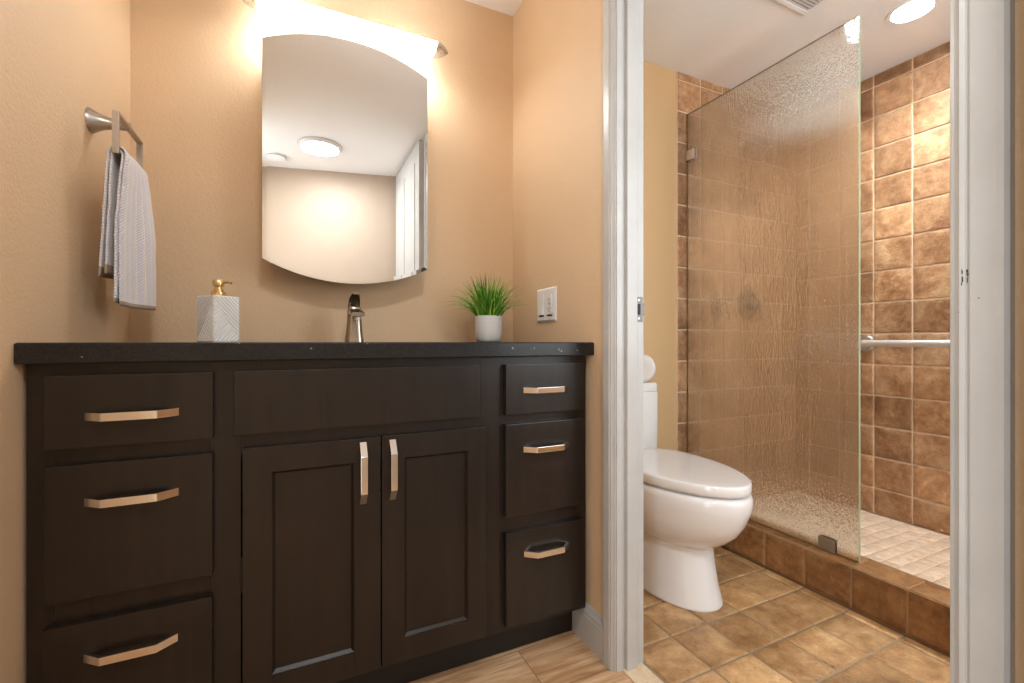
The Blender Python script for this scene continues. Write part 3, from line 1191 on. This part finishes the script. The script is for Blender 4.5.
# ------------------------------------------------------------------ towel ring and towel
TY, TZ = 1.369, 1.386
TR = thing('towel_ring', 'brushed nickel square towel ring on the left wall', 'towel ring', (XL, TY, TZ))
bm = B()
mt = Matrix.Translation((XL + 0.0005, TY, TZ)) @ Matrix.Rotation(math.pi / 2, 4, 'Y')
lathe(bm, [(0.0285, 0), (0.0285, 0.003), (0.0265, 0.008), (0.0205, 0.018), (0.0155, 0.030), (0.0120, 0.045), (0.0105, 0.062), (0.0105, 0.076)], mt, 32)
obj('wall_post', bm, M['nickel'], TR, smooth=True)
RX = -0.361
ry0, ry1, rz0, rz1 = 1.283, 1.460, 1.292, 1.386
bm = B()
hw, th = 0.0062, 0.0036
def fr(x, ins):
    return [Vector((x, ry0 + ins, rz0 + ins)), Vector((x, ry1 - ins, rz0 + ins)), Vector((x, ry1 - ins, rz1 - ins)), Vector((x, ry0 + ins, rz1 - ins))]
r4 = loft(bm, [fr(RX - hw, 0), fr(RX + hw, 0), fr(RX + hw, 2 * th), fr(RX - hw, 2 * th)], cap0=False, cap1=False)
for i in range(4):
    j = (i + 1) % 4
    bm.faces.new((r4[3][i], r4[3][j], r4[0][j], r4[0][i]))
bmesh.ops.recalc_face_normals(bm, faces=bm.faces[:])
bmesh.ops.bevel(bm, geom=[e for e in bm.edges if e.calc_face_angle(0) > 0.3], offset=0.0007, segments=2, affect='EDGES')
obj('ring', bm, M['nickel'], TR)

HT = thing('hand_towel', 'striped grey and cream hand towel hanging from the towel ring', 'towel', (RX, TY, 1.30))
zbar = rz0 + 0.0045


def drape(name, rad, y0t, y1t, y0b, y1b, xoff_front, xoff_back, zf, zb_, thick, seed, mat, hem=True, front_fold=0.0):
    random.seed(seed)
    NS, NT = 60, 26
    secs = []
    lf = zbar - zf
    lb = zbar - zb_
    bm = B()
    uvl = bm.loops.layers.uv.new('UVMap')
    arc = math.pi * rad
    tot = lb + arc + lf
    grid = []
    for i in range(NS + 1):
        s = tot * i / NS
        row = []
        for j in range(NT + 1):
            t = j / NT
            if s < lb:                      # back flap, from its hem up
                q = 1 - s / lb
                z = zbar - (lb - s)
                x = RX - rad - xoff_back * q - 0.004 * q * math.sin(t * 7 + 1)
                yy0, yy1 = y0t + (y0b - y0t) * q, y1t + (y1b - y1t) * q
            elif s < lb + arc:
                a = (s - lb) / rad
                z = zbar + rad * math.sin(a)
                x = RX - rad * math.cos(a)
                yy0, yy1 = y0t, y1t
            else:
                q = (s - lb - arc) / lf
                z = zbar - (s - lb - arc)
                x = RX + rad + xoff_front * q ** 0.8 + (0.0035 * math.sin(t * 9 + 0.6 + q) + front_fold * (t - 0.5)) * min(1, q * 2.2)
                yy0, yy1 = y0t + (y0b - y0t) * q, y1t + (y1b - y1t) * q
            y = yy0 + (yy1 - yy0) * t
            x += 0.0012 * noise.noise(Vector((y * 40, z * 30, seed)))
            z -= 0.003 * math.sin(t * 3.1) * (0 if lb <= s <= lb + arc else 1) * (1 if s > lb else -1) * 0.6
            row.append((Vector((x, y, z)), (t, s)))
        grid.append(row)
    vs = [[bm.verts.new(p) for p, _ in r] for r in grid]
    for i in range(NS):
        for j in range(NT):
            f = bm.faces.new((vs[i][j], vs[i][j + 1], vs[i + 1][j + 1], vs[i + 1][j]))
            for lp, (a, b_) in zip(f.loops, ((i, j), (i, j + 1), (i + 1, j + 1), (i + 1, j))):
                t, s = grid[a][b_][1]
                lp[uvl].uv = (t, s * 6.0)
            f.smooth = True
            s = tot * i / NS
            if s < 0.012 or s > tot - 0.014:
                f.material_index = 1
    me = bpy.data.meshes.new(name)
    bm.to_mesh(me)
    bm.free()
    me.materials.append(mat)
    me.materials.append(M['hem'])
    o = bpy.data.objects.new(name, me)
    COL.objects.link(o)
    o.parent = HT
    o.matrix_parent_inverse = Matrix.Translation(-HT.location)
    so = o.modifiers.new('thickness', 'SOLIDIFY')
    so.thickness = thick
    so.offset = 0.0
    sb = o.modifiers.new('soft', 'SUBSURF')
    sb.levels = 1
    sb.render_levels = 1
    return o


drape('cloth_fold', 0.0097, 1.2920, 1.4510, 1.288, 1.462, -0.004, 0.006, 0.962, 1.024, 0.0050, 3, M['towel'], front_fold=0.026)
drape('cloth_fold', 0.0160, 1.2915, 1.4515, 1.294, 1.470, 0.001, 0.012, 0.955, 1.018, 0.0054, 9, M['towel'], front_fold=0.032)

# ------------------------------------------------------------------ outlet and switch plate
OP = thing('switch_plate', 'white two gang wall plate with rocker switch and outlet by the plant', 'wall plate', (XR, 1.345, 0.9985))
oy0, oy1, oz0, oz1 = 1.281, 1.410, 0.942, 1.056
bm = B()
o2 = [(oy0, oz0), (oy1, oz0), (oy1, oz1), (oy0, oz1)]
i2 = [(oy0 + 0.006, oz0 + 0.006), (oy1 - 0.006, oz0 + 0.006), (oy1 - 0.006, oz1 - 0.006), (oy0 + 0.006, oz1 - 0.006)]
loft(bm, [[Vector((XR - 0.0002, a, b_)) for a, b_ in o2], [Vector((XR - 0.003, a, b_)) for a, b_ in o2], [Vector((XR - 0.0065, a, b_)) for a, b_ in i2]])
obj('plate', bm, M['white_plastic'], OP)
bm = B()
# rocker: tilted paddle on the far gang
yc = 1.374
loft(bm, [[Vector((x, y, z)) for x, z in ((XR - 0.006, 0.966), (XR - 0.0125, 0.966), (XR - 0.0085, 1.000), (XR - 0.0078, 1.033), (XR - 0.006, 1.033))] for y in (yc - 0.0155, yc + 0.0155)])
rk = obj('rocker_switch', bm, M['white_plastic'], OP)
bm = B(); box(bm, XR - 0.0072, XR - 0.006, yc - 0.017, yc + 0.017, 0.9595, 0.9655)
obj('switch_gap', bm, M['grey_plastic'], OP)
bm = B()
yo = 1.318
box(bm, XR - 0.0092, XR - 0.006, yo - 0.0165, yo + 0.0165, 0.9655, 1.0325, 0.001)
ot = obj('outlet_face', bm, M['white_plastic'], OP)
bm = B()
for zc_ in (0.985, 1.016):
    for dy_, hh in ((-0.006, 0.0042), (0.006, 0.0035)):
        box(bm, XR - 0.0096, XR - 0.0089, yo + dy_ - 0.001, yo + dy_ + 0.001, zc_ - hh, zc_ + hh)
    box(bm, XR - 0.0096, XR - 0.0089, yo - 0.002, yo + 0.002, zc_ - 0.0105, zc_ - 0.007)
obj('outlet_slots', bm, M['dark'], ot)
bm = B()
box(bm, XR - 0.0103, XR - 0.0090, yo - 0.0075, yo - 0.0005, 0.9985, 1.0025, 0.0004)
obj('test_button', bm, M['grey_plastic'], ot)
bm = B()
box(bm, XR - 0.0072, XR - 0.006, yo - 0.017, yo + 0.017, 0.9595, 0.9645)
obj('outlet_gap', bm, M['grey_plastic'], OP)
for yy in (yc, yo):
    for zz in (0.9535, 1.045):
        bm = B()
        lathe(bm, [(0.0032, 0), (0.0030, 0.001), (0.001, 0.0013)], Matrix.Translation((XR - 0.0063, yy, zz)) @ Matrix.Rotation(-math.pi / 2, 4, 'Y'), 14)
        obj('screw', bm, M['white_plastic'], OP, smooth=True)

# ------------------------------------------------------------------ strike plate
SP = thing('strike_plate', 'small dark metal strike plate on the white door jamb', 'strike plate', (0.842, DY1, 0.961))
bm = B()
sx0, sx1, sz0, sz1 = 0.826, 0.8535, 0.928, 0.996
yp = DY1 - 0.0012
pts = [(sx0, sz0), (sx1 - 0.003, sz0), (sx1 - 0.003, sz0 + 0.016), (sx1 + 0.0035, sz0 + 0.018), (sx1 + 0.0035, sz1 - 0.018), (sx1 - 0.003, sz1 - 0.016), (sx1 - 0.003, sz1), (sx0, sz1)]
prism(bm, pts, 'y', yp, DY1)
obj('plate', bm, M['strike'], SP)
bm = B(); box(bm, sx0 + 0.005, sx0 + 0.0165, yp - 0.0002, yp + 0.001, sz0 + 0.019, sz1 - 0.019)
obj('latch_hole', bm, M['dark'], SP)
for zz in (sz0 + 0.009, sz1 - 0.009):
    bm = B()
    lathe(bm, [(0.0030, 0), (0.0028, 0.0006), (0.001, 0.0008)], Matrix.Translation((sx0 + 0.011, yp + 0.0001, zz)) @ Matrix.Rotation(math.pi / 2, 4, 'X'), 14)
    obj('screw', bm, M['steel'], SP, smooth=True)

# ------------------------------------------------------------------ toilet
TX = 1.229
T = thing('toilet', 'white toilet with closed lid beside the shower', 'toilet', (TX, 1.27, 0.0))


def egg(z, tip, back, hw, yc, pf=2.0, pb=3.2, n=56):
    out = []
    for i in range(n):
        a = 2 * math.pi * i / n
        c, s = math.cos(a), math.sin(a)
        if s < 0:
            x = hw * math.copysign(abs(c) ** (2 / pf), c)
            y = yc - (yc - tip) * abs(s) ** (2 / pf)
        else:
            x = hw * math.copysign(abs(c) ** (2 / pb), c)
            y = yc + (back - yc) * abs(s) ** (2 / pb)
        out.append(Vector((TX + x, y, z)))
    return out


TIP, BK, HWD, YC = 0.941, 1.470, 0.178, 1.26
PF = 1.86
bm = B()
secs = []
for z, d in ((0.4015, 0.006), (0.4025, 0.003), (0.406, 0.001), (0.418, 0.0), (0.428, 0.0006), (0.4315, 0.002), (0.4338, 0.0055), (0.4346, 0.011), (0.4352, 0.05), (0.4358, 0.11)):
    secs.append(egg(z, TIP + d, BK - d, HWD - d, YC, PF))
loft(bm, secs)
obj('lid', bm, M['porcelain'], T, smooth=True, angle=60)
bm = B()
secs = []
for z, d in ((0.3905, 0.027), (0.392, 0.026), (0.4012, 0.026), (0.4020, 0.027)):
    secs.append(egg(z, TIP + d, BK - d, HWD - d, YC, PF))
loft(bm, secs)
obj('seat', bm, M['white_plastic'], T, smooth=True)
bm = B()
secs = []
for z, tip, hw, bk in ((0.178, 1.13, 0.070, 1.48), (0.190, 1.085, 0.104, 1.485), (0.204, 1.055, 0.124, 1.49), (0.226, 1.022, 0.143, 1.495), (0.258, 0.988, 0.160, 1.50), (0.295, 0.964, 0.171, 1.50), (0.340, 0.945, 0.177, 1.50),
                       (0.370, 0.940, 0.179, 1.50), (0.383, 0.942, 0.177, 1.50), (0.390, 0.947, 0.172, 1.495), (0.392, 0.963, 0.16, 1.48)):
    secs.append(egg(z, tip, bk, hw, YC, 1.95))
loft(bm, secs)
obj('bowl', bm, M['porcelain'], T, smooth=True, angle=70)
bm = B()
secs = []
for z, tip, hw in ((0.0, 1.050, 0.121), (0.004, 1.048, 0.123), (0.010, 1.049, 0.122), (0.06, 1.067, 0.117), (0.13, 1.080, 0.112), (0.20, 1.090, 0.109), (0.235, 1.095, 0.108)):
    secs.append(egg(z, tip, 1.60, hw, 1.26, 2.1, 5.0))
loft(bm, secs)
obj('pedestal', bm, M['porcelain'], T, smooth=True, angle=70)
bm = B()
def tank_sec(z, d):
    return rrect(TX - 0.0, 1.5535, z, 0.187 - d, 0.0595 - d, n=40, p=7)
loft(bm, [tank_sec(z, d) for z, d in ((0.380, 0.006), (0.39, 0.001), (0.55, 0.0), (0.655, 0.0), (0.661, 0.003))])
obj('tank', bm, M['porcelain'], T, smooth=True, angle=50)
bm = B()
loft(bm, [tank_sec(z, d) for z, d in ((0.6605, 0.006), (0.663, 0.0025), (0.690, 0.002), (0.6975, 0.006), (0.699, 0.012))])
obj('tank_lid', bm, M['porcelain'], T, smooth=True, angle=50)

# roll on the tank
RXc, RYc, RR = 1.342, 1.535, 0.061
PR = thing('paper_roll', 'white textured roll resting on the toilet tank', 'roll', (RXc, RYc, 0.6995))
bm = B()
dirv = Matrix.Rotation(math.radians(48), 4, 'Z')
mt = Matrix.Translation((RXc, RYc, 0.6995 + RR)) @ dirv @ Matrix.Rotation(math.pi / 2, 4, 'Y')
prof = [(0.004, -0.024), (0.030, -0.030), (0.050, -0.030), (0.056, -0.026), (RR, -0.018), (RR, 0.018), (0.056, 0.026), (0.050, 0.030), (0.030, 0.030), (0.004, 0.024)]
rg = lathe(bm, prof, mt, 44)
obj('roll', bm, M['paper'], PR, smooth=True, angle=60)

# ------------------------------------------------------------------ shower screen
GX, GY0, GY1, GZ0, GZ1 = 1.690, 0.871, 1.606, 0.141, 1.957
SS = thing('shower_screen', 'fixed rain textured glass screen standing on the shower curb', 'shower screen', (GX, 1.24, CZ))
bm = B(); box(bm, GX - 0.005, GX + 0.005, GY0, GY1, GZ0, GZ1)
for f in bm.faces:
    f.normal_update()
    f.material_index = 0 if f.normal.x < -0.9 else (1 if f.normal.x > 0.9 else 2)
obj('glass_pane', bm, [M['glass'], M['glass_flat'], M['glass_edge']], SS)


def clamp(y0, y1, z0, z1, m):
    bm = B()
    for sx in (-1, 1):
        box(bm, *sorted((GX + sx * 0.0055, GX + sx * 0.0125)), y0, y1, z0, z1, 0.001)
    return obj('clamp', bm, m, SS)


clamp(0.944, 0.997, 0.141, 0.186, M['bronze'])
clamp(1.560, 1.6065, 1.735, 1.780, M['bar_steel'])

# ------------------------------------------------------------------ grab bar
GB = thing('grab_bar', 'brushed steel grab bar on the shower tile wall', 'grab bar', (2.508, 0.9, 0.873))
bm = B()
bx, bz = 2.452, 0.866
by0, by1 = 1.268, 0.50
pts = [(2.505, by0, bz)]
for k in range(7):
    a = math.pi / 2 * k / 6
    pts.append((bx + 0.028 - 0.028 * math.sin(a), by0 - 0.028 + 0.028 * math.cos(a), bz))
for k in range(7):
    a = math.pi / 2 * k / 6
    pts.append((bx + 0.028 - 0.028 * math.cos(a), by1 + 0.028 - 0.028 * math.sin(a), bz))
pts.append((2.505, by1, bz))
tube(bm, pts, 0.0158, 20)
obj('bar', bm, M['bar_steel'], GB, smooth=True)
for yy in (by0, by1):
    bm = B()
    lathe(bm, [(0.040, 0), (0.040, 0.004), (0.036, 0.009), (0.022, 0.012)], Matrix.Translation((2.5115, yy, bz)) @ Matrix.Rotation(-math.pi / 2, 4, 'Y'), 32)
    obj('flange', bm, M['steel'], GB, smooth=True)

# ------------------------------------------------------------------ shower valve, head and drain
VX = 2.112
SV = thing('shower_valve', 'round metal shower valve on the tile wall behind the glass', 'shower valve', (2.112, 1.606, 1.06))
bm = B()
mt = Matrix.Translation((VX, 1.6075, 1.065)) @ Matrix.Rotation(math.pi / 2, 4, 'X')
lathe(bm, [(0.078, 0), (0.078, 0.003), (0.070, 0.009), (0.034, 0.012), (0.032, 0.045), (0.026, 0.052)], mt, 36)
obj('escutcheon', bm, M['valve'], SV, smooth=True)
bm = B()
tube(bm, [(VX, 1.560, 1.065), (VX, 1.545, 1.050), (VX + 0.002, 1.530, 1.010), (VX + 0.004, 1.520, 0.975)], [0.014, 0.013, 0.010, 0.008], 14)
obj('lever', bm, M['valve'], SV, smooth=True)
SH = thing('showerhead', 'metal shower head on an arm high behind the glass', 'shower head', (2.07, 1.606, 1.86))
bm = B()
tube(bm, [(2.070, 1.607, 1.875), (2.070, 1.58, 1.880), (2.070, 1.54, 1.868), (2.070, 1.505, 1.840)], 0.011, 14)
obj('arm', bm, M['chrome'], SH, smooth=True)
bm = B()
lathe(bm, [(0.030, 0), (0.030, 0.004), (0.014, 0.010)], Matrix.Translation((2.070, 1.6075, 1.875)) @ Matrix.Rotation(math.pi / 2, 4, 'X'), 28)
obj('flange', bm, M['chrome'], SH, smooth=True)
bm = B()
mt = Matrix.Translation((2.070, 1.500, 1.836)) @ Matrix.Rotation(math.radians(180 - 38), 4, 'X')
lathe(bm, [(0.012, 0), (0.014, 0.015), (0.034, 0.050), (0.041, 0.062), (0.041, 0.072), (0.036, 0.075)], mt, 32)
obj('spray_head', bm, M['chrome'], SH, smooth=True)
DR = thing('shower_drain', 'small dark drain in the pale shower floor behind the glass', 'drain', (2.131, 1.40, ZP))
bm = B()
lathe(bm, [(0.046, 0), (0.046, 0.003), (0.038, 0.0035)], Matrix.Translation((2.131, 1.42, ZP)), 32)
obj('drain_ring', bm, M['steel'], DR, smooth=True)
bm = B()
for k in range(-4, 5):
    w = math.sqrt(max(0, 0.034 ** 2 - (k * 0.0075) ** 2))
    box(bm, 2.131 - w, 2.131 + w, 1.42 + k * 0.0075 - 0.0018, 1.42 + k * 0.0075 + 0.0018, ZP + 0.0034, ZP + 0.0040)
obj('drain_slots', bm, M['dark'], DR)

# ------------------------------------------------------------------ recessed shower lamp
RL = thing('recessed_light', 'glowing round recessed ceiling light over the shower', 'ceiling light', (CANX, CANY, ZC))
bm = B()
n = 40
rings = lathe(bm, [(CANR + 0.016, -0.0005), (CANR + 0.015, -0.004), (CANR + 0.002, -0.004), (CANR - 0.001, 0.0), (CANR - 0.004, 0.065), (CANR - 0.012, 0.067), (CANR - 0.012, 0.074)], Matrix.Translation((CANX, CANY, ZC)), n, False, False)
obj('trim_ring', bm, M['ceiling'], RL, smooth=True)
bm = B()
lathe(bm, [(CANR - 0.0122, 0.0), (CANR - 0.02, -0.002)], Matrix.Translation((CANX, CANY, ZC + 0.055)), n, True, True)
obj('lens', bm, M['can_glow'], RL)

# ------------------------------------------------------------------ ceiling vent
CV = thing('ceiling_vent', 'square grey vent in the bathroom ceiling above the toilet', 'vent', (1.655, 0.975, ZC))
vx0, vx1, vy0, vy1 = 1.515, 1.795, 0.835, 1.115
bm = B()
for a in ((vx0, vx1, vy0, vy0 + 0.018), (vx0, vx1, vy1 - 0.018, vy1), (vx0, vx0 + 0.018, vy0 + 0.018, vy1 - 0.018), (vx1 - 0.018, vx1, vy0 + 0.018, vy1 - 0.018)):
    box(bm, a[0], a[1], a[2], a[3], ZC - 0.010, ZC - 0.0003, 0.002)
obj('vent_frame', bm, M['ceiling'], CV)
bm = B()
for k in range(20):
    y = vy0 + 0.022 + k * (vy1 - vy0 - 0.044) / 19
    box(bm, vx0 + 0.017, vx1 - 0.017, y - 0.0036, y + 0.0036, ZC - 0.008, ZC - 0.004)
obj('vent_slats', bm, M['vent'], CV)
bm = B(); box(bm, vx0 + 0.017, vx1 - 0.017, vy0 + 0.017, vy1 - 0.017, ZC - 0.002, ZC - 0.0003)
obj('vent_backing', bm, M['grey_plastic'], CV)

# ------------------------------------------------------------------ ceiling dome lamp and smoke alarm (seen in the mirror)
CD = thing('dome_light', 'flat round white ceiling lamp reflected in the mirror', 'ceiling light', (0.14, -0.22, ZC))
bm = B()
lathe(bm, [(0.136, -0.0003), (0.136, -0.007), (0.134, -0.010), (0.125, -0.010)], Matrix.Translation((0.14, -0.22, ZC)), 48, True, True)
obj('base_ring', bm, M['cabinet_white'], CD, smooth=True)
bm = B()
lathe(bm, [(0.130, -0.010), (0.127, -0.018), (0.120, -0.023), (0.114, -0.0245)], Matrix.Translation((0.14, -0.22, ZC)), 48, True, False)
obj('dome_rim', bm, M['white_plastic'], CD, smooth=True)
bm = B()
lathe(bm, [(0.114, -0.0245), (0.07, -0.030), (0.03, -0.033), (0.004, -0.0335)], Matrix.Translation((0.14, -0.22, ZC)), 48, False, True)
obj('dome', bm, M['dome_glow'], CD, smooth=True)
SM = thing('smoke_alarm', 'small round white smoke alarm reflected at the left of the mirror', 'smoke alarm', (-0.125, -0.53, ZC))
bm = B()
lathe(bm, [(0.062, -0.0003), (0.062, -0.016), (0.058, -0.026), (0.045, -0.034), (0.02, -0.036)], Matrix.Translation((-0.125, -0.53, ZC)), 36)
obj('alarm_body', bm, M['white_plastic'], SM, smooth=True)
bm = B()
lathe(bm, [(0.0635, -0.010), (0.0635, -0.0125)], Matrix.Translation((-0.125, -0.53, ZC)), 36)
obj('alarm_slot', bm, M['grey_plastic'], SM)
